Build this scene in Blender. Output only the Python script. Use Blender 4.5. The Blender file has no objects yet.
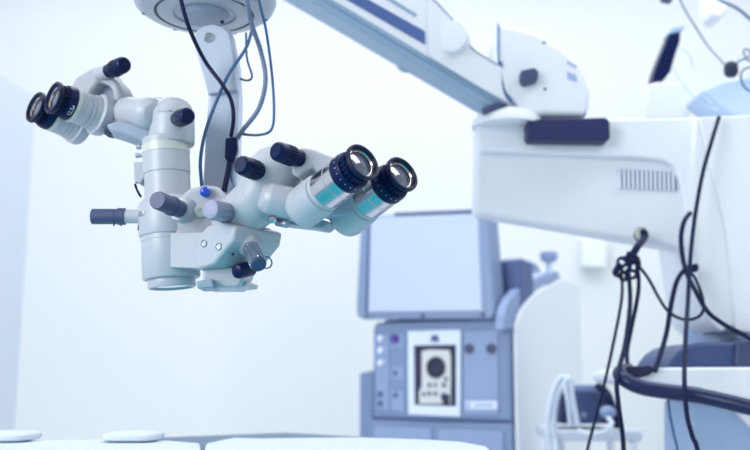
import bpy, bmesh, math, random
from mathutils import Vector, Matrix
random.seed(4)
SC = bpy.context.scene
COL = SC.collection
# ------------------------------------------------------------------ camera
F, PITCH, CZ = 900.0, math.radians(9.5), 1.05
cp, sp = math.cos(PITCH), math.sin(PITCH)
CAM = Vector((0, 0, CZ))
def ray(px, py):
    a, b = (px-375)/F, -(py-225)/F
    return Vector((a, cp - b*sp, sp + b*cp))
def P(px, py, Y):
    d = ray(px, py)
    return CAM + d*(Y/d.y)
def hit(px, py, p0, n):
    d = ray(px, py)
    return CAM + d*((p0-CAM).dot(n)/d.dot(n))
def S(px, Y, py=225):            # a length of px at distance Y
    d = ray(375, py)
    return px*(Y/d.y)/F
cam = bpy.data.cameras.new('camera')
co = bpy.data.objects.new('camera', cam); COL.objects.link(co)
co.location = CAM; co.rotation_euler = (math.radians(90)+PITCH, 0, 0)
cam.sensor_width = 36; cam.lens = F*36/750
cam.dof.use_dof = True; cam.dof.focus_distance = 1.24; cam.dof.aperture_fstop = 3.4
SC.camera = co
V = Vector
# ------------------------------------------------------------------ materials
def mat(name, col, rough=0.5, metal=0.0, spec=0.5, bump=0.0, bscale=200, var=0.0, vscale=6, coat=0.0):
    m = bpy.data.materials.new(name); m.use_nodes = True
    nt = m.node_tree; b = nt.nodes['Principled BSDF']
    b.inputs['Base Color'].default_value = (*col, 1)
    b.inputs['Roughness'].default_value = rough
    b.inputs['Metallic'].default_value = metal
    b.inputs['Specular IOR Level'].default_value = spec
    b.inputs['Coat Weight'].default_value = coat
    tc = nt.nodes.new('ShaderNodeTexCoord')
    if var > 0:
        n = nt.nodes.new('ShaderNodeTexNoise'); n.inputs['Scale'].default_value = vscale
        nt.links.new(tc.outputs['Object'], n.inputs['Vector'])
        mx = nt.nodes.new('ShaderNodeMix'); mx.data_type = 'RGBA'
        mx.inputs['A'].default_value = (*[c*(1-var) for c in col], 1)
        mx.inputs['B'].default_value = (*[min(1, c*(1+var)) for c in col], 1)
        nt.links.new(n.outputs['Fac'], mx.inputs['Factor'])
        nt.links.new(mx.outputs['Result'], b.inputs['Base Color'])
    if bump > 0:
        n = nt.nodes.new('ShaderNodeTexNoise'); n.inputs['Scale'].default_value = bscale
        nt.links.new(tc.outputs['Object'], n.inputs['Vector'])
        bp = nt.nodes.new('ShaderNodeBump'); bp.inputs['Strength'].default_value = bump
        bp.inputs['Distance'].default_value = 0.001
        nt.links.new(n.outputs['Fac'], bp.inputs['Height'])
        nt.links.new(bp.outputs['Normal'], b.inputs['Normal'])
    return m
M = dict(
 paint = mat('scope_paint', (.475,.50,.565), .34, bump=.06, bscale=900),
 paint2 = mat('scope_paint_grey', (.31,.38,.49), .4, bump=.06, bscale=900),
 armpaint = mat('arm_paint', (.50,.58,.70), .4, bump=.06, bscale=900),
 cream = mat('cream_ring', (.60,.62,.59), .3),
 navy = mat('navy_plastic', (.003,.010,.062), .3, spec=.2, bump=.05),
 navyrub = mat('navy_rubber', (.004,.008,.045), .4, spec=.28, bump=.1),
 slate = mat('slate_plastic', (.055,.075,.17), .45),
 slateg = mat('dark_recess', (.014,.02,.06), .6),
 silver = mat('brushed_silver', (.60,.60,.63), .24, metal=1.0, bump=.04),
 steel = mat('steel', (.55,.58,.66), .3, metal=1.0),
 knobsil = mat('knob_silver', (.34,.37,.48), .35, metal=.6),
 glass = mat('lens_glass', (.06,.07,.14), .03, spec=1.0, coat=1.0),
 lensring = mat('lens_ring', (.45,.43,.42), .25, metal=1.0),
 objglass = mat('objective_glass', (.12,.30,.36), .05, spec=1.0, coat=1.0),
 blue = mat('blue_button', (.01,.06,.55), .15, coat=.6),
 white = mat('white_enamel', (.82,.865,.93), .4),
 whiteb = mat('white_plastic', (.74,.82,.93), .45, var=.02),
 undr = mat('arm_shade_grey', (.26,.40,.56), .4),  # darkened to carry the shade under the spring arm
 slot = mat('slot_blue', (.07,.13,.36), .4),
 pad = mat('pad_navy', (.012,.020,.10), .5, bump=.1),
 ventd = mat('vent_dark', (.14,.23,.40), .6),
 congrey = mat('console_grey', (.19,.27,.44), .45, var=.03),
 conlight = mat('console_panel', (.26,.35,.56), .45, var=.02),
 condark = mat('console_dark', (.07,.11,.26), .5),
 bezel = mat('monitor_bezel', (.21,.29,.46), .4),
 screen = mat('monitor_screen', (.50,.59,.75), .35),
 framew = mat('cassette_frame_white', (.70,.80,.95), .4),
 cass = mat('cassette_ivory', (.66,.68,.70), .5),
 violet = mat('violet_socket', (.10,.06,.35), .4),
 cabnavy = mat('cable_navy', (.006,.012,.055), .5, spec=.2),
 cabblue = mat('cable_blue', (.05,.12,.27), .45),
 cabgrey = mat('cable_grey', (.15,.20,.32), .5),
 tubew = mat('tube_white', (.66,.76,.88), .3),
 rail = mat('rail_navy', (.010,.018,.08), .3, spec=.35),
 dome = mat('dome_slate', (.05,.085,.22), .5),
 post = mat('post_blue', (.36,.50,.72), .4),
 wall = mat('wall_paint', (.76,.80,.83), .9, var=.01, vscale=2),
 wallb = mat('door_paint', (.66,.73,.82), .7),
 floor = mat('floor_vinyl', (.74,.79,.85), .4, var=.04),
 ceil = mat('ceiling_paint', (.85,.88,.90), .9),
 sheet = mat('white_sheet', (.62,.70,.80), .8, bump=.3, bscale=60),
 tablegrey = mat('table_grey', (.13,.19,.28), .6, spec=.2),
 drape = mat('teal_drape', (.02,.44,.52), .8, bump=.3, bscale=60),
 boxnavy = mat('box_navy', (.025,.04,.12), .5),
 boxgrey = mat('box_grey', (.06,.09,.22), .5),
 pale = mat('pale_blue_plastic', (.52,.66,.86), .5),
 ink = mat('ink_white', (.75,.80,.85), .5),
 lilac = mat('lilac_cap', (.36,.36,.52), .5),
 inkblue = mat('ink_blue', (.36,.45,.75), .5),
)
# ------------------------------------------------------------------ mesh builder
def frame(ax):
    ax = ax.normalized()
    r = V((0,0,1)) if abs(ax.z) < .9 else V((0,1,0))
    u = ax.cross(r).normalized(); w = u.cross(ax).normalized()
    return ax, u, w
class MB:
    def __init__(s): s.v=[]; s.f=[]
    def add(s, vs, fs):
        n=len(s.v); s.v += [V(x) for x in vs]; s.f += [tuple(i+n for i in f) for f in fs]; return s
    def rings(s, rs, cap0=True, cap1=True, closed=False):
        n=len(rs[0]); vs=[p for r in rs for p in r]; fs=[]
        k=len(rs)
        for i in range(k if closed else k-1):
            j=(i+1)%k
            for a in range(n):
                b=(a+1)%n
                fs.append((i*n+a, i*n+b, j*n+b, j*n+a))
        if not closed:
            if cap0: fs.append(tuple(reversed(range(n))))
            if cap1: fs.append(tuple((k-1)*n+a for a in range(n)))
        return s.add(vs, fs)
    def lathe(s, p0, p1, prof, seg=40, rib=None, cap0=True, cap1=True):
        """prof: (t metres from p0 towards p1, radius); rib=(t0,t1,n,amp)"""
        ax,u,w = frame(p1-p0)
        if rib: seg = rib[2]*4
        rs=[]
        for t,r in prof:
            ring=[]
            for k in range(seg):
                rr=r
                if rib and rib[0]-1e-6<=t<=rib[1]+1e-6 and k%4>1: rr=r*(1-rib[3])
                a=2*math.pi*k/seg
                ring.append(p0+ax*t+(u*math.cos(a)+w*math.sin(a))*max(rr,1e-5))
            rs.append(ring)
        return s.rings(rs,cap0,cap1)
    def loft(s, cs, seg=36, sq=2.0):
        """cs: list of (centre, radius or (ru,rw)); axis from neighbours"""
        rs=[]
        N=len(cs); pu=None
        for i,(c,r) in enumerate(cs):
            a=cs[max(0,i-1)][0]; b=cs[min(N-1,i+1)][0]
            ax,u,w=frame(b-a)
            ru,rw=(r,r) if not isinstance(r,tuple) else r
            ring=[]
            for k in range(seg):
                t=2*math.pi*k/seg; ct,st=math.cos(t),math.sin(t)
                e=2/sq
                x=math.copysign(abs(ct)**e,ct); y=math.copysign(abs(st)**e,st)
                ring.append(c+u*ru*x+w*rw*y)
            rs.append(ring)
        return s.rings(rs)
    def tube(s, pts, r, seg=10, sub=8, coil=None):
        pts=[V(p) for p in pts]
        q=[]
        if len(pts)==2: q=pts
        else:
            e=[pts[0]*2-pts[1]]+pts+[pts[-1]*2-pts[-2]]
            for i in range(1,len(e)-2):
                p0,p1,p2,p3=e[i-1:i+3]
                for k in range(sub):
                    t=k/sub
                    q.append(.5*((2*p1)+(p2-p0)*t+(2*p0-5*p1+4*p2-p3)*t*t+(3*p1-p0-3*p2+p3)*t**3))
            q.append(pts[-1])
        rs=[]; t0=(q[1]-q[0]).normalized(); _,u,w=frame(t0)
        for i,p in enumerate(q):
            t=(q[min(i+1,len(q)-1)]-q[max(i-1,0)]).normalized()
            u=(u-t*u.dot(t)).normalized(); w=t.cross(u)
            rr=r*(1.0 if not coil else (1.0 if i%2 else 1-coil))
            rs.append([p+(u*math.cos(2*math.pi*k/seg)+w*math.sin(2*math.pi*k/seg))*rr for k in range(seg)])
        return s.rings(rs)
    def prism(s, poly, vec):
        n=len(poly); a=[V(p) for p in poly]; b=[V(p)+V(vec) for p in poly]
        fs=[tuple(range(n)), tuple(reversed(range(n,2*n)))]
        fs=[tuple(reversed(range(n))), tuple(range(n,2*n))]
        fs+= [(i,(i+1)%n,n+(i+1)%n,n+i) for i in range(n)]
        return s.add(a+b, fs)
    def box(s, c, sx, sy, sz, rz=0):
        R=Matrix.Rotation(rz,3,'Z'); c=V(c)
        vs=[c+R@V((x*sx/2,y*sy/2,z*sz/2)) for z in(-1,1) for y in(-1,1) for x in(-1,1)]
        return s.add(vs,[(0,2,3,1),(4,5,7,6),(0,1,5,4),(2,6,7,3),(0,4,6,2),(1,3,7,5)])
    def torus(s, c, ax, R, r, seg=32, sg=8):
        ax,u,w=frame(ax); rs=[]
        for i in range(seg):
            a=2*math.pi*i/seg; d=u*math.cos(a)+w*math.sin(a)
            rs.append([c+d*(R+r*math.cos(2*math.pi*k/sg))+ax*r*math.sin(2*math.pi*k/sg) for k in range(sg)])
        return s.rings(rs,closed=True)
    def ell(s, c, a, b, d, seg=32, rg=16, sq=1.0, rz=0):
        R=Matrix.Rotation(rz,3,'Z'); rs=[]
        f=lambda x: math.copysign(abs(x)**sq,x)
        for i in range(1,rg):
            t=math.pi*i/rg-math.pi/2
            rs.append([V(c)+R@V((a*f(math.cos(t))*f(math.cos(2*math.pi*k/seg)), b*f(math.cos(t))*f(math.sin(2*math.pi*k/seg)), d*f(math.sin(t)))) for k in range(seg)])
        return s.rings(rs)
    def build(s, name, m, parent=None, bevel=0, bseg=3, angle=35, bangle=30):
        c = sum(s.v, V())/len(s.v)
        me=bpy.data.meshes.new(name)
        me.from_pydata([v-c for v in s.v],[],s.f)
        bm=bmesh.new(); bm.from_mesh(me); bmesh.ops.remove_doubles(bm,verts=bm.verts,dist=1e-6)
        bmesh.ops.recalc_face_normals(bm,faces=bm.faces); bm.to_mesh(me); bm.free()
        for p in me.polygons: p.use_smooth=True
        me.set_sharp_from_angle(angle=math.radians(angle))
        me.materials.append(M[m])
        o=bpy.data.objects.new(name,me); COL.objects.link(o)
        wp=WL[parent.name] if parent else V()
        o.location=c-wp; o.parent=parent; WL[o.name]=c.copy()
        if bevel:
            b=o.modifiers.new('bevel','BEVEL'); b.width=bevel; b.segments=bseg
            b.limit_method='ANGLE'; b.angle_limit=math.radians(bangle); b.harden_normals=False
        return o
WL={}
def tag(o,label,cat=None,group=None,kind=None):
    if label: o['label']=label
    if cat: o['category']=cat
    if group: o['group']=group
    if kind: o['kind']=kind
    return o
def thing(name,loc,label,cat,group=None):
    o=bpy.data.objects.new(name,None); COL.objects.link(o); o.location=loc
    o.empty_display_size=.05; WL[o.name]=V(loc)
    return tag(o,label,cat,group)
def part(name,m,parent,fn,**k):
    b=MB(); fn(b); return b.build(name,m,parent,**k)
def cyl(name,m,parent,p0,p1,prof,label=None,bevel=0,**k):
    o=MB().lathe(p0,p1,prof,**k).build(name,m,parent,bevel=bevel)
    if label: o['label']=label
    return o
def prismp(name,m,parent,pts,Y,depth,bevel=0,label=None,bseg=3):
    """outline at distance Y (number or function of px), real depth along the view-away axis"""
    yf=Y if callable(Y) else (lambda x,y: Y)
    vec=depth if isinstance(depth,(tuple,Vector)) else (0,depth,0)
    o=MB().prism([P(x,y,yf(x,y)) for x,y in pts],vec).build(name,m,parent,bevel=bevel,bseg=bseg)
    if label: o['label']=label
    return o

# ================================================================== SETTING
def structure(name,m,fn,bevel=0):
    b=MB(); fn(b); o=b.build(name,m,None,bevel=bevel); o['kind']='structure'; return o
structure('floor','floor',lambda b:b.box((0.4,1.9,-.05),7.2,6.6,.1))
structure('wall_back','wall',lambda b:b.box((0.4,5.2,1.85),7.2,.1,3.7))
structure('wall_left','wall',lambda b:b.box((-3.2,1.9,1.85),.1,6.6,3.7))
structure('wall_right','wall',lambda b:b.box((4.0,1.9,1.85),.1,6.6,3.7))
structure('ceiling','ceil',lambda b:b.box((0.4,1.9,3.75),7.2,6.6,.1))
structure('baseboard_back','wallb',lambda b:b.box((0.4,5.135,.05),7.1,.02,.1))
# open door leaf on the left, 2 m tall
def door(b):
    a=P(36,101,3.05); a.z=1.0; c=P(0,80,2.80); c.z=1.0
    d=(a-c).normalized(); n=V((d.y,-d.x,0))
    q=a-d*.9
    b.prism([V((a.x,a.y,0.005)),V((q.x,q.y,0.005)),V((q.x,q.y,2.02)),V((a.x,a.y,2.02))], -n*.045)
dr=structure('door_1','wallb',door,bevel=.003)

# ================================================================== SURGICAL MICROSCOPE
YC=1.33
scope=thing('surgical_microscope',P(172,289,YC),'grey-white surgical microscope with two binocular heads hanging from a round disc','microscope')
SX=S(1,YC,210)            # metres per pixel at the column
def C(py): return P(165.5+(py-140)*6.5/149,py,YC)
def lat(lst): # [(py, radius px)] -> (p0,p1,profile)
    p0=C(lst[0][0]); p1=C(lst[-1][0])
    return p0,p1,[((C(y)-p0).length,r*SX) for y,r in lst]
p0,p1,pr=lat([(139,22),(140,23.2),(152,23.4),(174,23.4),(174.3,22.4),(176,22.4),(176.4,22.8),(200,22.8)])
colm=cyl('body_column','paint',scope,p0,p1,pr,seg=56)
p0,p1,pr=lat([(146,23.5),(146.3,23.9),(154,23.9),(154.4,23.5)])
cyl('cream_ring','cream',colm,p0,p1,pr,label='cream ring under the assistant head',seg=56)
for px,py,l in ((139.5,147,5),(138.5,155.5,6),(138.5,181,6)):
    cyl('clamp_screw','steel',colm,P(px-3,py,YC),P(px+8,py,YC),[(0,.003),(.001,.0042),(.006,.0042),(.0062,.0026),(.016,.0026)],seg=16)
part('side_box','paint',colm,lambda b:b.prism([P(x,y,YC-.012) for x,y in((133,162),(145,161),(145,176),(140,184),(134,180))],(0,.024,0)),bevel=.002)
part('spring_strap','navy',colm,lambda b:b.tube([P(135,184,YC),P(137,190,YC),P(141,197,YC)],.0018))
p0,p1,pr=lat([(198,22),(200,25),(203,28.5),(206,29.5),(234,30),(236,29.4),(236.4,28.2),(241,28.2),(241.3,27.8),(277,28.3),(279,27),(279.2,23)])
body=cyl('optics_body','paint',scope,p0,p1,pr,seg=64)
def surf(px,py,r,off=0):
    c=C(py); x=P(px,py,YC).x-c.x
    y=-math.sqrt(max(0,(r*SX)**2-x*x)); n=V((x,y,0)).normalized()
    return c+V((x,y,0))+n*off, n
for px,py,w,h,mm in ((146.5,217,7,5,'steel'),(141.2,229,4,6,'slate')):
    c,n=surf(px,py,29.6); ang=math.atan2(n.y,n.x)+math.pi/2
    o=MB().box(c,w*1.5*SX,.003,h*SX,ang).build('badge',mm,body,bevel=.001)
p0,p1,pr=lat([(278,23),(279.5,23.4),(286.5,23.4),(288,22.6),(288.1,20.5),(286,20)])
obj=cyl('objective_ring','paint',scope,p0,p1,pr,seg=56,cap1=False)
p0,p1,pr=lat([(285.5,20.3),(286.2,20.3),(286.8,14),(287.1,6),(287.2,.2)])
cyl('objective_lens','objglass',obj,p0,p1,pr,label='teal reflecting objective lens',seg=48)

# focus knob on the front of the column
a,b_=P(184,211,YC-.035),P(157,200,YC-.105)
L=(b_-a).length
k=cyl('focus_knob','slate',scope,a,b_,[(.012,.0125),(.03,.0128),(.031,.0142),(.036,.0142),(.037,.0128),(L-.003,.0130),(L,.0118),(L,.0001)],label='slate grey focus knob',seg=40)
cyl('boss','paint',k,a-(b_-a).normalized()*.012,b_,[(0,.022),(.012,.021),(.018,.019),(.026,.0165)],seg=40)
# side handle pointing left
a,b_=P(140,216.5,YC),P(92,216.5,YC); L=(b_-a).length
h=cyl('side_handle','paint',scope,a,b_,[(0,.0105),(.024,.0105)],seg=32)
cyl('grip','slate',h,a,b_,[(.022,.0118),(.0225,.0128),(.033,.0128),(.0335,.0112),(.036,.0112),(.0365,.0116),(L-.001,.0118),(L,.0108),(L,.0001)],seg=40)
part('grip_pin','navy',h,lambda b:[b.lathe(P(x,222,YC),P(x,226.5,YC),[(0,.0014),(.006,.0014)],seg=10) for x in (114,121)])

# arm block behind the column
blk=prismp('arm_block','paint',scope,[(172,203),(189,188),(205,184.5),(219,186),(229,203),(238,224),(238,262),(176,262)],YC-.040,.105,bevel=.006)
cyl('indicator_button','blue',blk,P(205.5,192,YC-.036),P(205,191.5,YC-.056),[(0,.008),(.0125,.008),(.016,.0072),(.018,.005),(.0188,.001)],label='glossy blue round button',seg=32)
cyl('round_screw','cream',blk,P(201,211,YC-.036),P(200,210.5,YC-.061),[(0,.0098),(.0085,.0098),(.0105,.0088),(.0107,.0035),(.0095,.0032),(.0094,.0002)],seg=32)

# hanger arm and disc
YD=1.41
arm=prismp('hanger_arm','armpaint',scope,[(197,28),(230,26),(237,60),(239,92),(237,150),(236,196),(202,196),(205,140),(208,98),(203,60)],YD-.022,.05,bevel=.005)
o=MB().prism([P(x,y,YD-.031) for x,y in [(193,40),(196,31),(203,26),(212,24),(221,26),(228,31),(231,40),(238,90),(208,94)]],(0,.02,0)).build('pivot_plate','armpaint',arm,bevel=.0025)
cyl('pivot_screw','steel',arm,P(209,38,YD-.03),P(208.5,38,YD-.045),[(0,.0085),(.0035,.0085),(.005,.007),(.005,.004),(.0038,.0035),(.0037,.0002)],seg=24)
cyl('pivot_pin','navy',arm,P(222,22,YD-.025),P(222,22,YD-.04),[(0,.003),(.008,.003),(.009,.002)],seg=14)
dc=P(204.5,15,YD); R=S(71,YD,15)
up=dc+V((0,0,.2))
disc=cyl('coupling_disc','paint',scope,dc,up,[(.003,R*.34),(.003,R*.42),(0,R*.45),(0,R*.62),(.0015,R*.655),(.004,R*.66),(.004,R*.69),(.0012,R*.695),(.005,R*.86),(.013,R*.96),(.024,R),(.075,R),(.085,R*.96),(.09,R*.8)],seg=96)
MB().torus(dc+V((0,0,.0025)),V((0,0,1)),R*.676,R*.016,seg=80).build('groove_ring','navy',disc)
cyl('hub','paint2',disc,dc+V((0,0,-.006)),up,[(0,R*.26),(.0,R*.30),(.008,R*.34),(.02,R*.36)],seg=48)
MB().torus(dc+V((0,0,.0012)),V((0,0,1)),R*.44,R*.012,seg=64).build('inner_ring','paint2',disc)
for an in (-150,-100,-28,20,70,130,175):
    t=math.radians(an); q=dc+V((math.cos(t)*R*.88,math.sin(t)*R*.88,.0065))
    cyl('disc_screw','slate',disc,q+V((0,0,.004)),q-V((0,0,.01)),[(0,.0032),(.005,.0032),(.0056,.0022)],seg=14)

# prism housing at the lower right of the column
n0=P(172,250,YC-.055); n1=P(233,238,YC-.115)
dirv=(n1-n0); dirv.z=0; dirv.normalize(); nrm=V((dirv.y,-dirv.x,0))
def H(px,py,off=0): return hit(px,py,n0+nrm*off,nrm)
ext=V((.058,.062,0))
hs=MB().prism([H(x,y) for x,y in [(195,270),(193,252),(197,238),(206,226),(222,221),(236,226),(233.5,240),(213.5,264.5),(206,267)]],ext).build('prism_housing','paint',scope,bevel=.004)
MB().prism([H(x,y,-.008) for x,y in [(170,233),(206,232),(206,268.5),(170,267.5)]],-nrm*.04).build('bracket_box','paint',hs,bevel=.0015)
for px,py in ((204.2,243.6),(219,246.6)):
    q=H(px,py); s=cyl('housing_screw','steel',hs,q-nrm*.004,q+nrm*.02,[(0,.0056),(.005,.0056),(.0058,.0048),(.006,.0046),(.0045,.004),(.0044,.0002)],seg=20)
q=H(226,261); 
cyl('set_screw','navy',hs,P(233,254.5,YC-.09),P(233.5,254.5,YC-.115),[(0,.0016),(.012,.0016)],seg=10)
# lower facets (right, teal-lit face)
MB().prism([P(213.5,264.5,YC-.095),P(233.5,240,YC-.105),P(246,224,YC-.09),P(271,228,YC-.06),P(271.5,243,YC-.055),P(249.5,267.5,YC-.05),P(228,269.5,YC-.07)],(-.02,.06,0)).build('lower_facet','paint',hs,bevel=.003)
# zoom knob (silver, ribbed)
a,b_=P(232,214,YC-.09),P(210,209.5,YC-.135); L=(b_-a).length
zk=cyl('zoom_knob','knobsil',scope,a,b_,[(.010,.0135),(.0105,.0142),(L-.004,.0138),(L-.003,.0125)],label='ribbed silver knob with lilac cap',rib=(.0105,L-.004,22,.09))
cyl('knob_cap','lilac',zk,a,b_,[(L-.004,.0130),(L-.001,.0125),(L,.0110),(L,.0001)],seg=36)
cyl('collar','cream',zk,a,b_,[(0,.0150),(.003,.0158),(.0095,.0158),(.0105,.0148)],seg=40)
# filter knob (lower, pointing down-right)
a,b_=P(249,245,YC-.085),P(259,265,YC-.125); L=(b_-a).length
fk=cyl('filter_knob','steel',scope,a,b_,[(.012,.0105),(.0125,.0118),(L-.006,.0122),(L-.0055,.0108)],label='ribbed chrome filter knob',rib=(.0125,L-.006,14,.16))
cyl('collar','paint',fk,a-(b_-a).normalized()*.01,b_,[(0,.018),(.014,.0175),(.019,.015),(.021,.0125)],seg=40)
cyl('knob_cap','slate',fk,a,b_,[(L-.007,.0108),(L-.001,.0108),(L,.0098),(L,.0001)],seg=32)
MB().torus(P(266,262.5,YC-.07),V((.35,-1,.2)),.0085,.0011,seg=28).build('ring_clip','cabblue',hs)
# under carriage
und=MB().prism([P(x,y,YC-.075) for x,y in [(202,267),(248,267),(246,274),(240,285),(238,287.5),(203,287.5)]],(.0,.075,0)).build('under_carriage','paint',scope,bevel=.004)
MB().prism([P(x,y,YC-.09) for x,y in [(196,281),(212,278),(214,287.5),(197,288.5)]],(0,.05,0)).build('slide_foot','paint2',und,bevel=.002)
MB().prism([P(x,y,YC-.06) for x,y in [(229,283),(242,280),(247,281.5),(246,286),(231,287.5)]],(.01,.05,0)).build('slide_plate','paint',und,bevel=.0015)
cyl('brake_knob','navy',und,P(252,268,YC-.07),P(233,272.5,YC-.10),[(0,.0095),(.002,.0108),(.026,.0108),(.031,.0095),(.033,.006),(.033,.0001)],label='dark knob under the housing',seg=32)

# ---------------------------------------------------------------- eyepieces
def eyepiece(front,back,k=1.0,num=None,band='silver',end=1.0,fr=(.15,.275,.57)):
    ax=(back-front).normalized(); L=(back-front).length
    R=.0258*k
    def pr(l): return [(t*1.0,r*R) for t,r in l]
    t2=L*fr[2]; t1=L*fr[1]
    base=cyl('eyepiece','paint',scope,front,back,
        [(t2,.97*R),(t2+.0012,1.03*R),(t2+.006,1.05*R),(t2+.0068,1.0*R),(t2+.0078,1.0*R),(t2+.0085,1.09*R),(t2+.016,1.12*R),(L*.80,1.13*R*end),(L*.92,1.13*R*end),(L*.97,1.06*R*end),(L,.90*R*end),(L+.002,.5*R)],seg=64)
    cyl('silver_band' if band=='silver' else 'barrel_band',band,base,front,back,pr([(t1,.98),(t1+.0006,1.03),(t1+.014,1.03),(t1+.0146,1.0),(t1+.0156,1.0),(t1+.0162,1.03),(t2-.0005,1.03),(t2,.98)]),label='brushed silver band' if band=='silver' else None,seg=64)
    if band!='silver': cyl('cream_ring','cream',base,front,back,pr([(t1,1.0),(t1+.0005,1.06),(t1+.006,1.06),(t1+.0065,1.0)]),label='cream ring',seg=64)
    a,b=L*fr[0],L*fr[1]
    cyl('dioptre_ring','navy',base,front,back,pr([(a,.90),(a+.0006,1.0),(a+.005,1.05),(b-.0018,1.06),(b,1.01)]),label='black dioptre ring',seg=64)
    cyl('knurled_ring','navy',base,front,back,pr([(.0115,.80),(.012,.915),(a,.93),(a+.0004,.86)]),rib=(.012,a,24,.09))
    cyl('eyecup','navyrub',base,front,back,pr([(.0125,.80),(.0070,.83),(.0062,.97),(.0055,1.0),(.0022,1.0),(.0006,.98),(0,.94),(.0002,.86),(.0022,.81),(.008,.74)]),label='black rubber eyecup',seg=64,cap0=False,cap1=False)
    cyl('lens_ring','lensring',base,front,back,pr([(.0048,.79),(.0045,.75),(.0066,.71),(.0068,.68)]),seg=56,cap0=False,cap1=False)
    cyl('lens','glass',base,front,back,pr([(.014,.72),(.0085,.72),(.0066,.50),(.0056,.25),(.0053,.002)]),label='dark coated glass lens',seg=48)
    # dioptre scale: small white ticks
    tk=MB(); ax_,u,w=frame(back-front)
    for i in range(0 if num else 20):
        an=2*math.pi*i/20; d=u*math.cos(an)+w*math.sin(an); tn=ax_.cross(d)
        c=front+ax_*(a+.0062)+d*(1.05*R)
        hl=.0014 if i%5==0 else .0008; hw=.00025
        vs=[c+ax_*(hl*x)+tn*(hw*y)+d*(.0004*z) for z in(-1,1) for y in(-1,1) for x in(-1,1)]
        tk.add(vs,[(0,2,3,1),(4,5,7,6),(0,1,5,4),(2,6,7,3),(0,4,6,2),(1,3,7,5)])
    if tk.v and band=='silver': tk.build('dioptre_scale','ink',base)
    if num:
        cu=bpy.data.curves.new('engraved_text','FONT'); cu.body=num; cu.size=.0085; cu.extrude=.0002; cu.align_x='CENTER'; cu.align_y='CENTER'
        to=bpy.data.objects.new('tmp',cu); COL.objects.link(to)
        bpy.context.view_layer.update()
        me=bpy.data.meshes.new_from_object(to.evaluated_get(bpy.context.evaluated_depsgraph_get()))
        bpy.data.objects.remove(to)
        vd=(CAM-front).normalized(); d=(vd-ax_*vd.dot(ax_)).normalized()
        dn=V((0,0,-1)); dd=(d+dn*.45); d=(dd-ax_*dd.dot(ax_)).normalized(); tn=d.cross(ax_)
        c0=front+ax_*(a+b)/2+ax_*.001
        m_=MB(); vs=[]
        for v in me.vertices:      # text runs round the ring
            an=v.co.x/(1.06*R); 
            dir_=d*math.cos(an)+tn*math.sin(an)
            vs.append(c0-ax_*v.co.y+dir_*(1.062*R+v.co.z))
        m_.add(vs,[tuple(p.vertices) for p in me.polygons])
        m_.build('engraved_number','ink',base)
    return base
eyepiece(P(364,161,1.12),P(299,211,1.215))['label']='nearer eyepiece of the right binocular'
eyepiece(P(403.5,173,1.17),P(342,221,1.265))['label']='farther eyepiece of the right binocular'
eyepiece(P(52,97,1.33),P(107,118,1.395),1.0,num='12,5x',band='paint',end=1.14,fr=(.19,.335,.60))['label']='nearer eyepiece of the left binocular'
eyepiece(P(34,106.5,1.374),P(85,128.5,1.44),1.0,band='paint',end=1.08,fr=(.19,.335,.60))['label']='farther eyepiece of the left binocular'

def ribknob(name,parent,a,b_,r,n=24,m='navy',label=None):
    L=(b_-a).length; n=18
    return cyl(name,m,parent,a,b_,[(0,r*.80),(.001,r*.86),(L*.30,r*.86),(L*.31,r*.97),(L*.33,r),(L-.016,r*.985),(L-.0155,r*.96),(L-.007,r*.95),(L-.002,r*.86),(L,r*.70),(L,r*.0001)],label=label,rib=(L*.31,L-.016,n,.10))
# right binocular turret
yr=YC-.085
def rp(px,py,dy=0): return P(px,py,yr+dy)
sR=S(1,yr,190)
tr=MB().loft([(rp(228,226,.03),20*sR),(rp(231,224,.025),23*sR),(rp(240,216,.015),24.5*sR),(rp(257,202),25.5*sR),(rp(266,187,-.003),28.5*sR),(rp(273,176,-.005),29*sR),(rp(281,165,-.005),26*sR),(rp(286,158,-.005),20*sR),(rp(290,153,-.005),11*sR)],seg=56).build('binocular_turret','paint',scope,angle=60)
tr['label']='turret carrying the right binocular'
ax=(rp(266,195)-rp(240,216,.015)).normalized()
MB().torus(rp(257,202),ax,25.6*sR,.0006,seg=64).build('seam_ring','cream',tr)
MB().torus(rp(241,215,.0145),ax,24.5*sR,.0005,seg=64).build('seam_ring','paint2',tr)
ribknob('turret_knob',tr,rp(263,173,-.03),rp(240,164.5,-.075),.0142,26,label='dark ribbed knob on the turret')
cyl('dot_mark','navy',tr,rp(266.5,169.5,-.03),rp(266.3,169.5,-.0455),[(0,.0008),(.0115,.0008)],seg=8)
pv=cyl('pivot_cylinder','paint',tr,rp(261,196,-.045),rp(304,207,-.02),[(0,.0150),(.0004,.0158),(.0075,.0208),(.009,.0218),(.04,.0232),(.075,.0232)],seg=40)
MB().prism([rp(x,y,-.01) for x,y in [(268,213),(296,212),(330,222),(322,229),(303,226),(284,224),(270,222)]],(.01,.04,0)).build('under_link','paint2',tr,bevel=.003)
cyl('link_screw','steel',tr,rp(271,219,-.03),rp(275,221,-.05),[(0,.0055),(.006,.0055),(.010,.0048),(.011,.003)],seg=20)
cyl('link_knob','knobsil',tr,rp(277,222,-.02),rp(289,224.5,-.03),[(0,.0055),(.018,.0055),(.019,.0045)],seg=20)
yk=MB().prism([rp(x,y,-.055) for x,y in [(295,149),(303,146.5),(313,148.5),(337,158),(345,172),(338,186),(318,188),(318,173.5),(312,167),(304,172),(297,178),(290,172)]],(.012,.05,0)).build('binocular_yoke','paint',scope,bevel=.005)
MB().prism([rp(x,y,-.035) for x,y in [(318,172),(350,168),(372,185),(352,214),(318,216),(306,206)]],(.02,.055,0)).build('bridge_block','paint2',yk,bevel=.005)
ribknob('yoke_knob',yk,rp(300,159,-.05),rp(275,150.5,-.085),.0142,26,label='dark ribbed knob on the right yoke')

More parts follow.
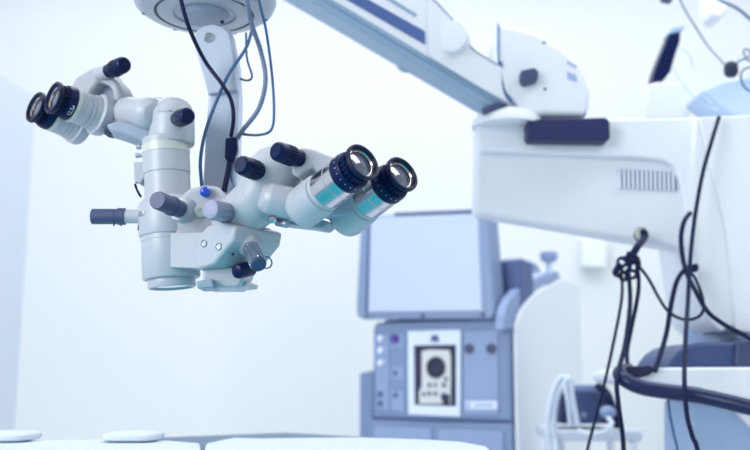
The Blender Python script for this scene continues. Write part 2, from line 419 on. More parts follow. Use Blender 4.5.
# left binocular turret
ys=YC
def lp(px,py,dy=0): return P(px,py,ys+dy)
sL=S(1,ys,115)
p_=[(145,21.5),(143,22.5),(132,22.2),(121,21.5),(112,20.4),(106,17.6),(102,13.8),(99.5,9),(98.3,4),(98,.3)]
base0=lp(171.5,145)
tl=MB().lathe(base0,lp(174,98),[((lp(172+(145-y)*.06,y)-base0).length,r*sL) for y,r in p_],seg=56).build('binocular_turret','paint',scope,angle=60)
tl['label']='turret carrying the left binocular'
MB().loft([(lp(172,118,.0),(21*sL,19*sL)),(lp(160,117,.01),(20*sL,17.5*sL)),(lp(150,116,.025),(19*sL,16.5*sL)),(lp(135,114.5,.065),(19*sL,17*sL)),(lp(122,115,.10),(17*sL,16*sL)),(lp(112,118,.125),(14*sL,14*sL))],seg=44).build('elbow','paint',tl,angle=60)
cyl('pivot_cylinder','paint',tl,lp(154,113.5,-.022),lp(119,113,.085),[(0,.0150),(.0004,.0158),(.010,.0225),(.0115,.0235),(.03,.0246),(.10,.0255)],seg=40)
MB().prism([lp(x,y,.0) for x,y in [(106,124),(120,120),(152,128),(160,141),(146,143),(128,136),(112,131)]],(-.01,.045,0)).build('under_link','paint2',tl,bevel=.004)
MB().prism([lp(x,y,.02) for x,y in [(104,129),(113,126),(122,130),(118,134),(110,133)]],(-.01,.03,0)).build('link_stop','slateg',tl,bevel=.002)
cyl('dot_mark','navy',tl,lp(170,110.5,-.02),lp(170,110.5,-.036),[(0,.0008),(.0155,.0008)],seg=8)
ribknob('turret_knob',tl,lp(177,119.5,-.025),lp(188,115.5,-.066),.0132,22,label='dark knob on the left turret')
MB().torus(lp(173,117),V((0,0,1)),21.1*sL,.0005,seg=56).build('seam_ring','paint2',tl)
for i in range(1):
    MB().torus(lp(158,117,.012),lp(172,118)-lp(150,116,.025),19.3*sL,.0005,seg=48).build('seam_ring','paint2',tl)
def yp(px,py): return P(px,py,1.395)
yl=MB().prism([yp(x,y) for x,y in [(68,90),(75,77),(88,69),(97,65),(105,67.5),(110,75),(117,82),(121,92),(121,104),(113,104),(112,90),(107,85),(98,81),(92,90),(88,97),(72,97)]],(.012,.045,0)).build('binocular_yoke','paint',scope,bevel=.005)
MB().prism([P(x,y,1.415) for x,y in [(88,84),(112,84),(121,96),(122,112),(112,126),(98,128)]],(0,.05,0)).build('bridge_block','paint2',yl,bevel=.005)
ribknob('yoke_knob',yl,P(109,71.5,1.39),P(125,64,1.355),.0140,22,label='dark ribbed knob on the left yoke')
MB().loft([(P(95,76,1.41),.011),(P(102,74,1.40),.0135),(P(111,71,1.388),.0122)],seg=28).build('knob_boss','paint',yl)

# ---------------------------------------------------------------- cables on the microscope
def cable(name,m,pts,r,label,cat='cable',group=None,coil=None,sub=8,seg=10):
    o=MB().tube([P(*p) for p in pts],r,coil=coil,sub=sub,seg=seg).build(name,m,None,angle=60)
    group=group or {'cable':'cables of the microscope and its stand','tube':'white tubes around the dark box'}.get(cat)
    return tag(o,label,cat,group)
y1=1.335
cable('cable','cabnavy',[(200,-85,1.40),(184,-66,1.31),(176,-30,1.275),(181,0,1.28),(190,30,1.30),(205,61,1.35),(222,84,1.35),(231,100,1.355),(233.5,118,1.36),(231,137,1.37)],.0033,'dark navy cable running down across the hanger arm to the inline plug')
cable('corrugated_hose','cabgrey',[(220,-85,1.40),(238,-66,1.32),(244,-30,1.285),(247,0,1.29),(252,25,1.32),(261,52,1.36),(265.5,80,1.365),(259,108,1.37),(243,130,1.38),(235,142,1.39)],.0042,'grey corrugated hose curving down from the disc to the inline plug','hose',coil=.2,sub=14)
cable('cable','cabblue',[(225,-88,1.41),(246,-68,1.34),(255,-30,1.30),(259,0,1.30),(266,30,1.33),(272,75,1.37),(274,112,1.37),(271,130,1.375),(258,135,1.38),(240,134,1.39)],.0022,'thin blue cable hanging farthest right beside the disc, hooked at its lower end')
cable('cable','cabblue',[(252,30,1.40),(246,48,1.385),(229,74,1.37),(217,100,1.36),(206,130,1.355),(200.5,160,1.35),(202,188,1.35)],.0028,'blue cable crossing the hanger arm down to the blue button')
cable('cable','cabblue',[(246,33,1.415),(247,58,1.41),(252,76,1.41),(247,80.5,1.41),(236,77,1.41)],.0018,'short thin cable ending in a small hook beside the hanger arm')
plug=MB().prism([P(x,y,1.362) for x,y in [(225,138),(237,136),(237.5,150),(234,161),(224.5,159)]],(.0,.018,0)).build('inline_plug','navy',None,bevel=.003)
tag(plug,'dark navy rectangular inline plug in front of the hanger arm','plug')
cable('cable','cabnavy',[(230,160,1.37),(228,172,1.37),(224,192,1.375)],.0045,'short dark cable tail below the inline plug')
cable('cable','cabgrey',[(233.5,160,1.38),(231.5,176,1.38),(236,190,1.37),(239,198,1.345)],.0026,'short grey cable from the plug down behind the right turret')

# ================================================================== MICROSCOPE STAND
YS=2.0
stand=thing('microscope_stand',V((P(720,300,YS+.1).x,YS+.12,0)),'white floor stand with slanted spring arm, long housing and column on the right','microscope stand')
# spring arm: box beam at a slant
A_=P(285,0,1.78); B_=P(513,80,1.9624); nA=(B_-A_); nA.z=0; nA.normalize(); nA=V((nA.y,-nA.x,0))
def PA(x,y,off=0): return hit(x,y,A_+nA*off,nA)     # on the arm's vertical front face
sa=MB()
fr=[(200,-75),(440,-3),(452,3),(470,33),(476,44),(500,60),(512,72),(512,103),(322,0.5),(190,-70)]
fr=[(150,-150),(300,-100),(425,-6),(436,2),(453,20),(464,31),(472,48),(498,65),(513,76),(513,108),(332,0),(150,-109)]
poly=[PA(x,y) for x,y in fr]
spring=MB().prism(poly,(.02,.10,.012)).build('spring_arm','white',stand,bevel=.004)
# belly of the arm, extrusion below, underside shade put into its darker grey
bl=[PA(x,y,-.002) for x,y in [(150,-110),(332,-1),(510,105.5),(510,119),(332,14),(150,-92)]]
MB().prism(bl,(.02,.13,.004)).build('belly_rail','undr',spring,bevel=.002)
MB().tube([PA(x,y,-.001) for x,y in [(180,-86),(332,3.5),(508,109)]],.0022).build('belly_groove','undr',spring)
MB().prism([PA(x,y,.002) for x,y in [(240,-62),(252,-66),(425,31),(425.5,44.5)]],(.0,.02,0)).build('slot_inlay','slot',spring,bevel=.001)['label']='dark blue slot inlay'
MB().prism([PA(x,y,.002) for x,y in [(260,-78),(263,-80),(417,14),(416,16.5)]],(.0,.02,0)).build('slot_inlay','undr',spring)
MB().prism([PA(x,y,.005) for x,y in [(430,-4),(436,2),(453,20),(464,31),(472,48),(498,64.5),(512,75),(512,105),(480,87),(445,66),(429,56),(428,20)]],(0,.02,0)).build('cover_plate','white',spring,bevel=.002)
MB().tube([PA(x,y,.005) for x,y in [(425,-6),(436,2),(453,20),(464,31),(472,48),(498,65)]],.0017).build('cover_seam','ventd',spring)
q=P(455,37,1.905)
cyl('cover_disc','white',spring,q+V((0,.03,0)),q+V((-.25,-1,-.05)),[(0,S(18,1.9)),(.036,S(18,1.9)),(.045,S(16.5,1.9)),(.046,.001)],seg=48)
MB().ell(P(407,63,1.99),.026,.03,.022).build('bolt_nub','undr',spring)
# link out of frame from arm head to the disc
MB().tube([P(165,-110,1.84),dc+V((0,.05,.20)),dc+V((0,0,.15)),dc+V((0,0,.092))],.035,seg=20,sub=6).build('arm_head','white',stand)
# shoulder housing
sh=prismp('shoulder_housing','white',stand,[(498,22),(505,24),(535,31),(562,47),(583,68),(591,92),(588,116),(524,114),(511,101),(503,90),(498.5,72)],1.955,.20,bevel=.012,bseg=4)
MB().tube([P(498,24,1.953),P(498.5,60,1.953),P(502,88,1.953),P(510,101,1.953),P(522,111,1.953)],.0026).build('shoulder_gap','ventd',sh)
MB().tube([P(500,62,1.951),P(503,88,1.951),P(511,101,1.951)],.0042).build('shoulder_gap','cabblue',sh)
MB().prism([P(x,y,1.93) for x,y in [(521,70),(535,67),(539,71),(538,80),(524,84),(520.5,79)]],(0,.05,0)).build('lock_knob','slate',sh,bevel=.004)['label']='dark blue lock knob'
MB().prism([P(x,y,1.9535) for x,y in [(567,60.5),(577,65.5),(577,68),(567,63.5)]],(0,.004,0)).build('label_mark','inkblue',sh)
MB().prism([P(x,y,1.9535) for x,y in [(567,71.5),(576,75),(577.5,82),(568,79)]],(0,.004,0)).build('label_mark','inkblue',sh)
cyl('bolt','ventd',stand and sh,P(545,89,1.97),P(545,89,1.9),[(0,.004),(.018,.004)],seg=12)
cyl('bolt','ventd',sh,P(544,42.5,1.97),P(544,42.5,1.9),[(0,.004),(.018,.004)],seg=12)
MB().prism([P(x,y,1.93) for x,y in [(481,108.5),(497,101.5),(508,103),(497,108),(484,113)]],(.01,.1,0)).build('hinge_gap','slate',stand,bevel=.002)
# swivel dome
q=P(507,128,YS+.0)
MB().lathe(q,q+V((0,0,.1)),[(0,S(36,YS)),(.015,S(35,YS)),(.028,S(30,YS)),(.037,S(22,YS)),(.043,S(10,YS)),(.044,.001)],seg=56).build('swivel_dome','white',stand)
# support arm housing
hb=prismp('support_arm','white',stand,[(475,130),(478,124),(484,121),(705,117),(705,262),(690,250),(477,213),(475,208)],YS+.004,.075,bevel=.010,bseg=4)
prismp('upper_ledge','white',hb,[(475.5,130),(478,124),(484,121),(705,117),(705,262),(692,251),(688,224),(680,180),(674,166),(664,160.5),(640,157.5),(480,151)],YS-.018,.05,bevel=.006)
prismp('arm_pad','pad',stand,[(527,122),(529,119),(606,117),(610,121),(610.5,138),(607,141),(530,140),(527,137)],YS-.06,.10,bevel=.008,label='dark navy padded grip')
vb=prismp('vent_panel','ventd',hb,[(618,169),(676,172),(676.5,191),(618.5,188)],YS+.0015,.02)
for i in range(13):
    x=618.6+i*4.45
    prismp('vent_slat','white',vb,[(x,169+i*.22),(x+2.3,169.1+i*.22),(x+2.6,188.3+i*.22),(x+.3,188+i*.22)],YS-.003,.012)
hk=cyl('hook_button','cream',hb,P(640,235,YS+.01),P(640,234.5,YS-.07),[(0,.010),(.04,.010),(.041,.014),(.05,.014),(.053,.011),(.053,.001)],seg=28)
MB().torus(P(641,235,YS-.032),V((.1,-1,0)),.0135,.004,seg=28).build('hook_ring','navy',hk)
# column
c1=prismp('column','white',stand,[(697,118),(698,118),(725,229),(734.5,324),(722,331),(712,323),(706,312),(696,250),(691,200)],YS-.05,.25,bevel=.004)
prismp('column_shell','white',c1,[(698.8,117),(860,110),(860,345),(735,331),(726,229)],YS-.055,.27,bevel=.004)
pc=P(722,350,YS+.13)
MB().lathe(V((pc.x,pc.y,.06)),V((pc.x,pc.y,2)),[(0,.085),(1.25,.085)],seg=40).build('column_post','post',stand)
# dome collar, tray and rail
tz=CZ
prismp('dome_collar','dome',stand,[(667,369),(671,361),(678,352),(688,345.5),(700,342.5),(770,341),(770,369)],YS-.10,.24,bevel=.008)
prismp('side_collar','slate',stand,[(737,341),(770,336),(770,369),(735,367.5)],YS-.112,.2,bevel=.006)
tray=prismp('shelf_tray','white',stand,[(640,372),(655,367.5),(770,367),(770,403),(700,391),(655,386),(640,381)],YS-.18,.40,bevel=.006)
prismp('tray_recess','slateg',tray,[(626,366.5),(650,365.5),(656,369),(650,375),(640,378),(628,374)],YS-.19,.06,bevel=.002)
MB().tube([P(628,370,1.86),P(620,373,1.80),P(624,379,1.77),P(640,387,1.755),P(665,391.5,1.74),P(700,396,1.715),P(740,405,1.68),P(790,418,1.64)],.0145,seg=18,sub=8).build('push_rail','rail',stand)['label']='dark blue tubular push rail'
MB().tube([P(636,382,1.775),P(660,386.5,1.76),P(690,390,1.74),P(702,391.5,1.735)],.0085,seg=14).build('rail_sleeve','conlight',stand)
bz=V((pc.x,pc.y,0))
MB().prism([bz+V(p) for p in [(-.36,-.32,.02),(.36,-.32,.02),(.36,.32,.02),(-.36,.32,.02)]],(0,0,.09)).build('base_plate','white',stand,bevel=.03)
prismp('lower_cover','post',stand,[(690,401),(770,408),(780,520),(690,520)],YS-.06,.18,bevel=.01)
prismp('lower_patch','white',stand,[(737,413),(775,415),(775,445),(752,428)],YS-.075,.05,bevel=.003)

# cables on the stand
yc=1.90
cable('strap','cabnavy',[(643,230,YS-.045),(644,238,YS-.05),(638,246,yc),(632,256,yc),(628,264,yc)],.008,'thick black strap hanging from the round button under the long housing','strap')
cl=thing('connector_cluster',P(627,268,yc),'bunch of dark connectors and rings hanging under the long housing','connectors')
for (x,y) in ((622,262),(631,258),(634,267),(626,269),(618,272),(624,276),(632,274)):
    MB().torus(P(x,y,yc+random.uniform(-.015,.015)),V((random.uniform(-.4,.4),-1,random.uniform(-.3,.3))),.0088,.0036,seg=20).build('ring',random.choice(['navy','cabnavy']),cl)
for (x,y,x2,y2) in ((615,274,620,262),(622,258,638,262),(627,280,629,262),(636,256,640,270),(628,252,634,262)):
    MB().lathe(P(x,y,yc),P(x2,y2,yc-.012),[(0,.004),(.004,.0065),(.02,.0065),(.026,.004)],seg=14).build('plug','navy',cl)
cable('cable','cabnavy',[(622,276,yc),(621.5,300,yc),(613,345,yc),(601,398,yc),(586,456,yc),(570,540,yc),(560,700,yc)],.0034,'thin dark cable slanting down left from the connector bunch past the dark box')
cable('cable','cabnavy',[(629,275,yc),(630,305,1.88),(625,345,1.83),(617,378,1.76),(618.5,405,1.75),(622,430,1.76),(624,460,1.77),(626,560,1.78),(622,720,1.80)],.0048,'dark cable from the connector bunch wrapped outside the rail end')
cable('cable','cabnavy',[(637,264,yc),(638.5,290,yc),(631,330,1.90),(627,352,1.89),(628,372,1.83)],.0046,'dark cable from the connector bunch ending in the tray')
cable('cable','cabnavy',[(637,264,yc),(648,278,yc),(659,298,yc),(668,311,1.89),(680,318.5,1.87),(693,319,1.86),(702,313,1.86),(703,300,1.88),(696,280,1.9),(690,272,1.92)],.0034,'thin dark cable looping from the connector bunch to the column')
cable('cable','cabnavy',[(690,213,1.945),(684,222,1.92),(681,240,1.91),(685,268,1.90),(696,292,1.88),(708,312,1.87),(725,325,1.87),(742,334,1.86),(770,349,1.84)],.0052,'thick dark cable crossing the column to the right edge')
cable('cable','cabnavy',[(697,267,1.92),(686,269,1.90),(677,281,1.89),(671,305,1.88),(666,335,1.87),(655,371,1.81)],.0052,'dark cable arching from the column plug down into the tray')
cable('cable','cabnavy',[(719,117,1.925),(712,140,1.91),(703,172,1.90),(696,210,1.89),(691,250,1.87),(688,300,1.83),(685,350,1.75),(684.5,385,1.69),(687,415,1.68),(692,435,1.68),(699,460,1.68),(705,560,1.66),(700,760,1.64)],.0044,'long dark cable hanging from the column top past the rail')
cable('cable','cabblue',[(668,396,1.80),(670,415,1.80),(674,435,1.80),(678,460,1.80),(680,560,1.80),(678,730,1.80)],.0028,'thin blue cable hanging straight down below the rail')
tag(MB().prism([P(x,y,1.90) for x,y in [(690,264.5),(698,263),(699,271),(691,273)]],(0,.025,0)).build('plug','navy',None,bevel=.003),'small square black plug at the column edge','plug')

# ================================================================== OPHTHALMIC CONSOLE
cor=P(512,380,2.75); ang=math.radians(-30)
ux=V((math.cos(ang),math.sin(ang),0)); uy=V((-math.sin(ang),math.cos(ang),0)); nf=-uy
def Fp(px,py,off=0): return hit(px,py,cor+nf*off,nf)      # on the front, off metres proud of it
def Sp(px,py,off=0): return hit(px,py,cor+ux*off,ux)      # on the right side
con=thing('ophthalmic_console',V((cor.x,cor.y,0))-ux*.24+uy*.25,'grey blue surgical console with tilted monitor and cassette bay under the microscope','medical console')
def fpr(name,m,parent,pts,off,depth,bevel=.002,label=None):
    o=MB().prism([Fp(x,y,off) for x,y in pts],uy*depth).build(name,m,parent,bevel=bevel)
    if label: o['label']=label
    return o
def floorp(p,z): return V((p.x,p.y,z))
def body_fn():
    a,b=Fp(373,400),Fp(511.5,400)
    z=Fp(511,318).z
    gz=Fp(511,421).z
    w=MB().prism([floorp(a,gz),floorp(b,gz),floorp(b,z-.01),floorp(b,z)-ux*.02,floorp(a,z)+ux*.01,floorp(a,z-.02)],uy*.46)
    return w.build('upper_body','congrey',con,bevel=.008), a, b, z, gz
ub,fa,fb,ztop,gz=body_fn()
MB().prism([floorp(fa,.10)-ux*.01,floorp(fb,.10),floorp(fb,gz-.008),floorp(fa,gz-.008)-ux*.01],uy*.46).build('lower_body','congrey',con,bevel=.006)
MB().prism([floorp(fa,gz-.02)+uy*.01,floorp(fb,gz-.02)+uy*.01,floorp(fb,gz+.01)+uy*.01,floorp(fa,gz+.01)+uy*.01],uy*.44).build('shadow_gap','condark',con)
for i,x in enumerate((-.44,-.04)):
    for y in (.05,.42):
        q=V((cor.x,cor.y,0))+ux*x+uy*y
        MB().lathe(q+V((-.02,0,.05)),q+V((.02,0,.05)),[(0,.04),(.005,.05),(.035,.05),(.04,.04)],seg=24).build('caster','slate',con)
# left flank
MB().prism([Fp(359,373,-.05),Fp(373,370,-.05),floorp(Fp(373,400,-.05),.12),floorp(Fp(359,400,-.05),.12)],uy*.36).build('flank_panel','congrey',con,bevel=.008)
dw=fpr('drawer','conlight',con,[(374,426),(431,428.5),(431,470),(374,466)],.006,.03)
fpr('drawer','conlight',con,[(438,428.5),(503,432),(503,474),(438,470)],.006,.03)
# control panels
pnl=fpr('control_panel','conlight',con,[(376,335),(389,334),(389,411),(376,409.5)],.004,.02)
for y in (338.5,350.5,363):
    q=Fp(382,y); cyl('dial','framew',pnl,q,q+nf*.1,[(0,.012),(.012,.011),(.016,.009),(.017,.001)],label='pale dial',seg=24)
for y in (394,403.5):
    q=Fp(381,y); cyl('button','condark',pnl,q,q+nf*.1,[(0,.009),(.008,.009),(.010,.007),(.010,.001)],seg=20)
pn2=fpr('control_panel','conlight',con,[(390.5,334),(404.5,333),(404.5,412.5),(390.5,411)],.004,.02)
q=Fp(396,339); cyl('socket','violet',pn2,q,q+nf*.1,[(0,.014),(.012,.014),(.014,.011),(.010,.008),(.010,.001)],label='violet round socket',seg=24)
MB().prism([Fp(391,337.5,.016),Fp(396,337.5,.016),Fp(396,341.5,.016),Fp(391,341.5,.016)],uy*.01).build('socket_lever','violet',pn2,bevel=.001)
for y in (373,395):
    q=Fp(396,y); cyl('button','condark',pn2,q,q+nf*.1,[(0,.008),(.006,.008),(.008,.006),(.008,.001)],seg=20)
fpr('inset','congrey',pn2,[(391.5,348),(402.5,347.5),(402.5,366),(391.5,366)],.006,.01)
fpr('inset','congrey',pn2,[(391.5,379),(402.5,379),(402.5,390),(391.5,389.5)],.006,.01)
# cassette bay: a real recess = frame with four bars around a sunk back plate
fo=[(407.5,331),(460.5,329.5),(460,416.8),(408,414.5)]; fi=[(413.5,345.5),(456,344.8),(456,406.5),(414,405)]
bay=MB()
A=[Fp(x,y,.012) for x,y in fo]; B=[Fp(x,y,.012) for x,y in fi]
A2=[p+uy*.03 for p in A]; B2=[p+uy*.03 for p in B]
bay.add(A+B+A2+B2,[(i,(i+1)%4,4+(i+1)%4,4+i) for i in range(4)]+[(8+i,12+i,12+(i+1)%4,8+(i+1)%4) for i in range(4)]+[(i,8+i,8+(i+1)%4,(i+1)%4) for i in range(4)]+[(4+i,4+(i+1)%4,12+(i+1)%4,12+i) for i in range(4)])
bayo=bay.build('cassette_frame','framew',con,bevel=.002); bayo['label']='white frame of the cassette bay'
fpr('bay_back','slateg',bayo,[(413,344.5),(456.5,344),(456.5,407),(413.5,405.5)],.0015,.002,bevel=0)
cs=fpr('cassette','cass',bayo,[(421.5,351),(430,349.5),(449,350),(450.5,357),(450.5,404),(419,403.5),(419,392),(421.5,386)],.008,.008,bevel=.0015,label='ivory cassette plate')
q=Fp(436,367.5,.008); cyl('roller','slateg',bayo,q-nf*.004,q+nf*.1,[(0,.034),(.006,.034),(.009,.030),(.009,.022),(.006,.021),(.006,.001)],seg=40)
for (x,y,r) in ((429.5,385,.0065),(435.5,385,.0055),(446,379,.006),(444,385,.007),(429.5,393.5,.0065),(435.5,393.5,.0065),(444,395,.008),(424,394,.006),(452,390,.005)):
    q=Fp(x,y,.009); cyl('port','slate',bayo,q-nf*.002,q+nf*.1,[(0,r),(.004,r),(.005,r*.8)],seg=16)
fpr('latch','slateg',bayo,[(440,395),(449,394),(449,404),(443,404)],.012,.006,bevel=.001)
q=Fp(434,338,.012); MB().prism([Fp(x,y,.018) for x,y in [(430.5,341.5),(430.5,338),(432,335.5),(434.5,334.5),(437,336),(438,338.5),(438,341.5)]],uy*.008).build('bay_button','condark',bayo,bevel=.002)
# right panel
rp_=fpr('front_panel','conlight',con,[(463,331),(498,329.5),(498.5,415.5),(463,415)],.005,.02,bevel=.003)
for x in (469.5,491.5):
    q=Fp(x,348.7,.005); cyl('socket','slate',rp_,q,q+nf*.1,[(0,.016),(.006,.015),(.007,.010),(.004,.009),(.004,.001)],seg=24)
fpr('label_strip','framew',rp_,[(465,401.5),(497,401),(497,409.5),(465,409)],.007,.004,bevel=.001)
q=Fp(468,405.5,.007); cyl('label_dot','inkblue',rp_,q,q+nf*.1,[(0,.008),(.0015,.008)],seg=20)
fpr('label_text','inkblue',rp_,[(474,404),(493,403.8),(493,406.5),(474,406.5)],.0078,.002,bevel=0)
# monitor neck and plinth
MB().prism([Fp(x,y,-.01) for x,y in [(385,320),(500,316),(511,318),(511,324),(378,329)]],uy*.3).build('plinth','condark',con,bevel=.004)
# monitor (tilted back, bowed bezel)
ml,mr=Fp(358,318,.03),Fp(500,318,.03)
mo=MB()
fr_=[(360,221),(365,216.5),(370,215),(475,211.5),(483,212.5),(487.5,217),(494.5,303),(495,314),(491.5,319.5),(364,319.5),(357,317.5),(355.5,309)]
mo.prism([Fp(x,y,.03+(318-y)*-.0003) for x,y in fr_],uy*.09+V((0,0,.006)))
mon=mo.build('monitor','bezel',con,bevel=.012,bseg=4); mon['label']='tilted flat monitor with pale screen'
MB().prism([Fp(x,y,.036+(318-y)*-.0003) for x,y in [(370.5,217.5),(477.5,213.5),(482,311),(368,312)]],uy*.01).build('screen','screen',mon,bevel=.003)
MB().prism([Fp(x,y,.033+(318-y)*-.0003) for x,y in [(367.8,217),(370.2,217),(367.6,312.5),(364.8,312)]],uy*.01).build('bezel_groove','condark',mon,bevel=.002)
MB().prism([Fp(x,y,.033+(318-y)*-.0003) for x,y in [(478.2,213.5),(480.6,213.5),(485.4,312),(482.6,312)]],uy*.01).build('bezel_groove','conlight',mon,bevel=.002)
MB().prism([Fp(x,y,.034+(318-y)*-.0003) for x,y in [(394,212.5),(473,209.2),(473.5,213),(394,216.5)]],uy*.03).build('top_bar','condark',mon,bevel=.002)
for x,y in ((366.5,316.5),(483,315),(423,316)):
    q=Fp(x,y,.03); cyl('button','slate',mon,q-nf*.01,q+nf*.1,[(0,.0065),(.014,.0065),(.016,.005)],seg=16)
MB().prism([Fp(x,y,-.09) for x,y in [(492,262),(520,258),(522,322),(480,322)]],uy*.12).build('monitor_support','condark',con,bevel=.01)
# right shell
arc=[(512.8,326),(517,313),(523,303.5),(530,296),(540,289),(550,283.5),(561,279.5)]
sp_=[floorp(Sp(512.5,400),.10)]+[Sp(x,y) for x,y in arc]
last=Sp(561,279.5); bk=last+uy*.18
sp_+= [bk+V((0,0,-.004)),floorp(bk,.10)]
MB().prism(sp_,ux*.010).build('side_shell','white',con,bevel=.003)
bo=[(504,330),(504.5,318),(506,308),(510,299),(517,290.5),(527,283),(540,277),(558,271)]
bi=[(561,279),(548,284),(538,289.5),(529,297),(522,306),(516,318),(513,330)]
MB().prism([Sp(x,y,-.002) for x,y in bo+bi],-ux*.03).build('grey_handle','conlight',con,bevel=.004)
MB().prism([Sp(x,y,-.035) for x,y in [(503,320),(505,306),(509,297),(516,288),(527,279),(541,273),(558,269),(558,274),(540,280),(520,300),(512,320)]],-ux*.10).build('shell_top','framew',con,bevel=.004)
MB().prism([Sp(x,y,-.06) for x,y in [(517,259),(521,257.5),(536,263),(541,270),(542,278),(520,284)]],-ux*.06).build('rear_wedge','conlight',con,bevel=.004)
q=Sp(549,262,-.02)
pl=cyl('pole','framew',con,V((q.x,q.y,1.2)),V((q.x,q.y,2)),[(0,.012),(q.z-1.2+.005,.012)],seg=20)
cyl('pole_cap','conlight',pl,q,q+V((0,0,1)),[(-.002,.006),(.002,.022),(.008,.030),(.032,.031),(.034,.028)],seg=28)

# ================================================================== THINGS BY THE CONSOLE
# white trolley with the dark box on it
tb=P(590,428,2.62)
cart=thing('trolley',V((tb.x,tb.y,0)),'low white trolley carrying the dark box beside the console','trolley')
MB().box((tb.x,tb.y+.05,tb.z-.015),.24,.30,.03).build('shelf','sheet',cart,bevel=.008)
for sx in (-.1,.1):
    for sy in (-.07,.17):
        MB().lathe(V((tb.x+sx,tb.y+sy,0.0)),V((tb.x+sx,tb.y+sy,1)),[(0,.012),(tb.z-.02,.012)],seg=14).build('leg','white',cart)
bxz=tb.z
bx=thing('equipment_box',V((tb.x-.012,tb.y,bxz)),'dark blue box with grey top on the white trolley beside the console','box')
yb=tb.y-.05
def bxp(x,y): return P(x,y,yb)
MB().prism([bxp(560,424),bxp(560,395),bxp(565,389),bxp(604,389),bxp(611,398),bxp(611,424)],(0,.14,0)).build('case','boxnavy',bx,bevel=.008)
MB().prism([P(x,y,yb-.006) for x,y in [(570,424),(570,393),(602,392),(603,424)]],(0,.03,0)).build('front_panel','boxgrey',bx,bevel=.004)
MB().prism([bxp(569,392),bxp(573,385),bxp(597,384.5),bxp(605,392)],(0,.12,0)).build('top_lid','conlight',bx,bevel=.004)
q=P(584,415,yb-.006); cyl('dial','conlight',bx,q,q+V((0,-1,0)),[(0,.008),(.006,.007)],seg=18)
cable('tube','tubew',[(571,426,2.50),(568,400,2.48),(565,384,2.48),(570,380,2.48),(573,400,2.48),(578,426,2.485)],.0075,'white tube looped over the left front of the dark box','tube')
cable('tube','tubew',[(570,378,2.5),(561,378,2.5),(554,390,2.5),(549,410,2.5),(548,432,2.5),(551,460,2.5),(553,560,2.48),(548,690,2.46),(540,752,2.44)],.0085,'thick white tube arching down left of the dark box','tube')
cable('tube','tubew',[(563,385,2.54),(557,400,2.54),(554,425,2.54),(556,460,2.48),(559,560,2.46),(556,690,2.46),(560,752,2.46)],.007,'inner white tube between the dark box and the outer arching tube','tube')
cable('cable','cabnavy',[(598,386,2.55),(606,392,2.52),(611,403,2.50),(615,415,2.52),(617,426,2.54)],.011,'thick dark cable draped over the right end of the dark box')
MB().ell(P(606,412,2.49)+V((.005,0,.0)),.022,.02,.017).build('connector_cap','conlight',bx)['label']='pale blue connector cap'
cable('tube','tubew',[(578,430,2.44),(590,434,2.42),(604,432,2.42),(612,424,2.44),(608,418,2.46)],.006,'white tube coiled in front of the dark box','tube')

# ================================================================== OPERATING TABLE (bottom edge)
def Z(px,py,z): return hit(px,py,V((0,0,z)),V((0,0,1)))
tzv=.925
tab=thing('operating_table',V((Z(300,450,tzv).x,1.55,0)),'grey operating table at the bottom of the picture under white covers','operating table')
tt=[Z(x,y,tzv) for x,y in [(-80,442),(150,441),(160,437.3),(286,432.5),(440,441),(480,449)]]+[V((.32,1.3,tzv)),V((.32,.25,tzv)),V((-.75,.25,tzv))]
MB().prism(tt,(0,0,-.035)).build('table_top','tablegrey',tab,bevel=.004)
MB().prism([Z(x,y,tzv-.04) for x,y in [(230,445),(400,448),(420,560),(150,560)]],(0,0,-.5)).build('pedestal','white',tab,bevel=.02)
tbp=WL[tab.name]
MB().box((tbp.x,tbp.y,.09),.5,.7,.16).build('foot','white',tab,bevel=.03)
sheet=MB().prism([Z(x,y,tzv+.012) for x,y in [(232,437.5),(262,438.2),(310,437.6),(360,437.2),(420,439),(462,441.5),(487,446),(494,452),(493,456),(204,456),(204,450),(206,443)]],(0,0,-.0115)).build('white_sheet','sheet',None,bevel=.005)
tag(sheet,'white sheet spread over the right part of the operating table','sheet')
MB().prism([V((x,y,tzv+.0015)) for x,y in [(-.60,.27),(.30,.27),(.31,1.28),(-.60,1.28)]],(0,0,-.0014)).build('bounce_drape','drape',tab)['label']='unseen teal drape added for its bounce'  # below the view, added to throw teal up onto the microscope
padw=MB().prism([Z(x,y,tzv+.012) for x,y in [(-60,441),(60,440),(120,439.5),(170,440.5),(200,443),(202,456),(-60,456)]],(0,0,-.0115)).build('white_mattress','sheet',None,bevel=.004)
tag(padw,'white mattress at the lower left corner of the picture','mattress')
for (x,Y,a,lab) in ((134,1.62,.048,'white rounded cushion lying on the mattress next to the grey table corner'),(5,1.62,.055,'white rounded cushion at the far lower left corner of the picture')):
    q=P(x,440,Y); q.z=tzv+.012+.0085
    tag(MB().ell(q,a,.055,.0085,sq=.55).build('cushion','sheet',None),lab,'cushion','white cushions on the mattress')
# ================================================================== BACKGROUND TOP RIGHT
hd=thing('handset',P(655,80,2.3),'slim dark handset with pale tip leaning on a white holder above the housing','handset')
MB().prism([P(x,y,2.30) for x,y in [(670,33),(681,32),(680,42),(677,50),(674,60),(671,71),(664,80),(652,82),(655,70),(662,52)]],(0,.05,0)).build('grip','navy',hd,bevel=.004)
MB().prism([P(x,y,2.295) for x,y in [(672,27),(686,25),(682,31),(668,34)]],(0,.05,0)).build('tip','post',hd,bevel=.004)
prh=tag(prismp('holder_box','white',None,[(648,84),(656,82),(688,82),(690,119),(647,119)],2.28,.12,bevel=.006),'white holder box standing on the long housing','holder')
prh2=tag(prismp('monitor_housing','pale',None,[(702,89.5),(722,80),(770,72),(780,132),(760,128),(742,116),(722,104)],2.15,.15,bevel=.01),'pale blue equipment cover at the right edge above the column','equipment cover')
clp=thing('clamp',P(732,70,2.1),'dark oval clamp with thin wire loops at the right edge','clamp')
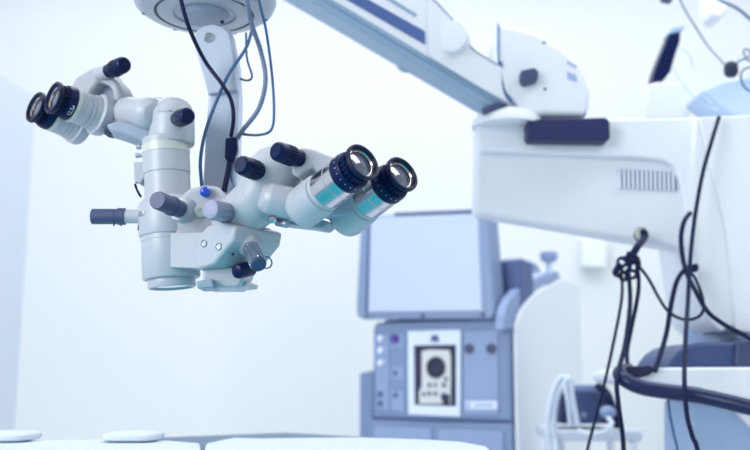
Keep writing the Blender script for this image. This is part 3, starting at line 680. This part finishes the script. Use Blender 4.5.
MB().ell(P(731,69.5,2.1),.0165,.015,.0205,sq=.8).build('clamp_body','slateg',clp)
MB().tube([P(736,64,2.1),P(741,60,2.1),P(746,59,2.1),P(752,62,2.1)],.0025).build('wire','cabblue',clp)
MB().torus(P(747,53,2.1),V((.3,-1,.1)),.0105,.002,seg=24).build('wire_loop','cabblue',clp)
MB().torus(P(752,80,2.08),V((.3,-1,.1)),.032,.0025,seg=32).build('wire_loop','cabblue',clp)
cable('cable','cabblue',[(676,-10,2.2),(684,8,2.2),(695,26,2.2),(708,46,2.2),(726,66,2.12)],.0022,'thin blue wire slanting from the top edge down to the dark clamp')
cable('cable','pale',[(679,47,2.28),(689,54,2.26),(694,68,2.26),(699,88,2.2),(712,104,2.14)],.0022,'pale thin wire curving from the handset to the equipment cover')
cable('cable','pale',[(672,66,2.28),(680,80,2.26),(690,93,2.24),(704,104,2.2),(718,110,2.12)],.0022,'lowest pale thin wire sagging behind the holder box')
cable('cable','cabblue',[(706,-8,2.3),(722,1,2.3),(738,9,2.3),(756,24,2.3)],.0042,'blue cable arching across the top right corner')
tag(prismp('wall_bracket','white',None,[(708,-12),(731,-12),(729,10),(720,18),(711,14)],2.9,.10,bevel=.01),'faint white bracket at the top right behind the arching cable','bracket')
tag(MB().prism([P(x,y,2.3) for x,y in [(660,-8),(672,-8),(673,0.5),(665,-1)]],(0,.03,0)).build('lamp_tip','slate',None,bevel=.003),'small dark object tip at the top edge above the handset','fitting')
tag(prismp('wall_box','white',None,[(583,238),(607,240),(607,268),(583,266)],5.04,.10,bevel=.01),'faint white box on the wall behind the console pole','wall box')

# ================================================================== LIGHT
w=bpy.data.worlds.new('world'); SC.world=w; w.use_nodes=True
bg=w.node_tree.nodes['Background']; bg.inputs['Color'].default_value=(.83,.91,1.0,1); bg.inputs['Strength'].default_value=.60
def area(name,loc,rot,sx,sy,e,col):
    l=bpy.data.lights.new(name,'AREA'); l.shape='RECTANGLE'; l.size=sx; l.size_y=sy; l.energy=e; l.color=col
    o=bpy.data.objects.new(name,l); COL.objects.link(o); o.location=loc; o.rotation_euler=rot
    return o
def aim(o,t): o.rotation_euler=(V(t)-o.location).to_track_quat('-Z','Y').to_euler()
area('ceiling_lamp_back',(0.3,4.0,3.65),(0,0,0),5.5,1.2,46,(1,.99,.98))
area('ceiling_lamp_mid',(0.2,2.3,3.65),(0,0,0),2.4,1.0,40,(1,.99,.98))
area('right_fill_light',(1.9,1.1,3.65),(0,0,0),1.4,1.0,30,(1,.99,.98))  # fill added to brighten the stand, no known lamp there
o=area('left_key_light',(-2.6,-1.0,2.1),(0,0,0),1.8,1.8,105,(.97,.98,1)); aim(o,(0.3,1.9,1.2))  # area light added for direction from the left, no window built
SC.view_settings.view_transform='Standard'; SC.view_settings.look='None'
SC.view_settings.gamma=1; SC.view_settings.use_curve_mapping=False
SC.view_settings.exposure=-0.1
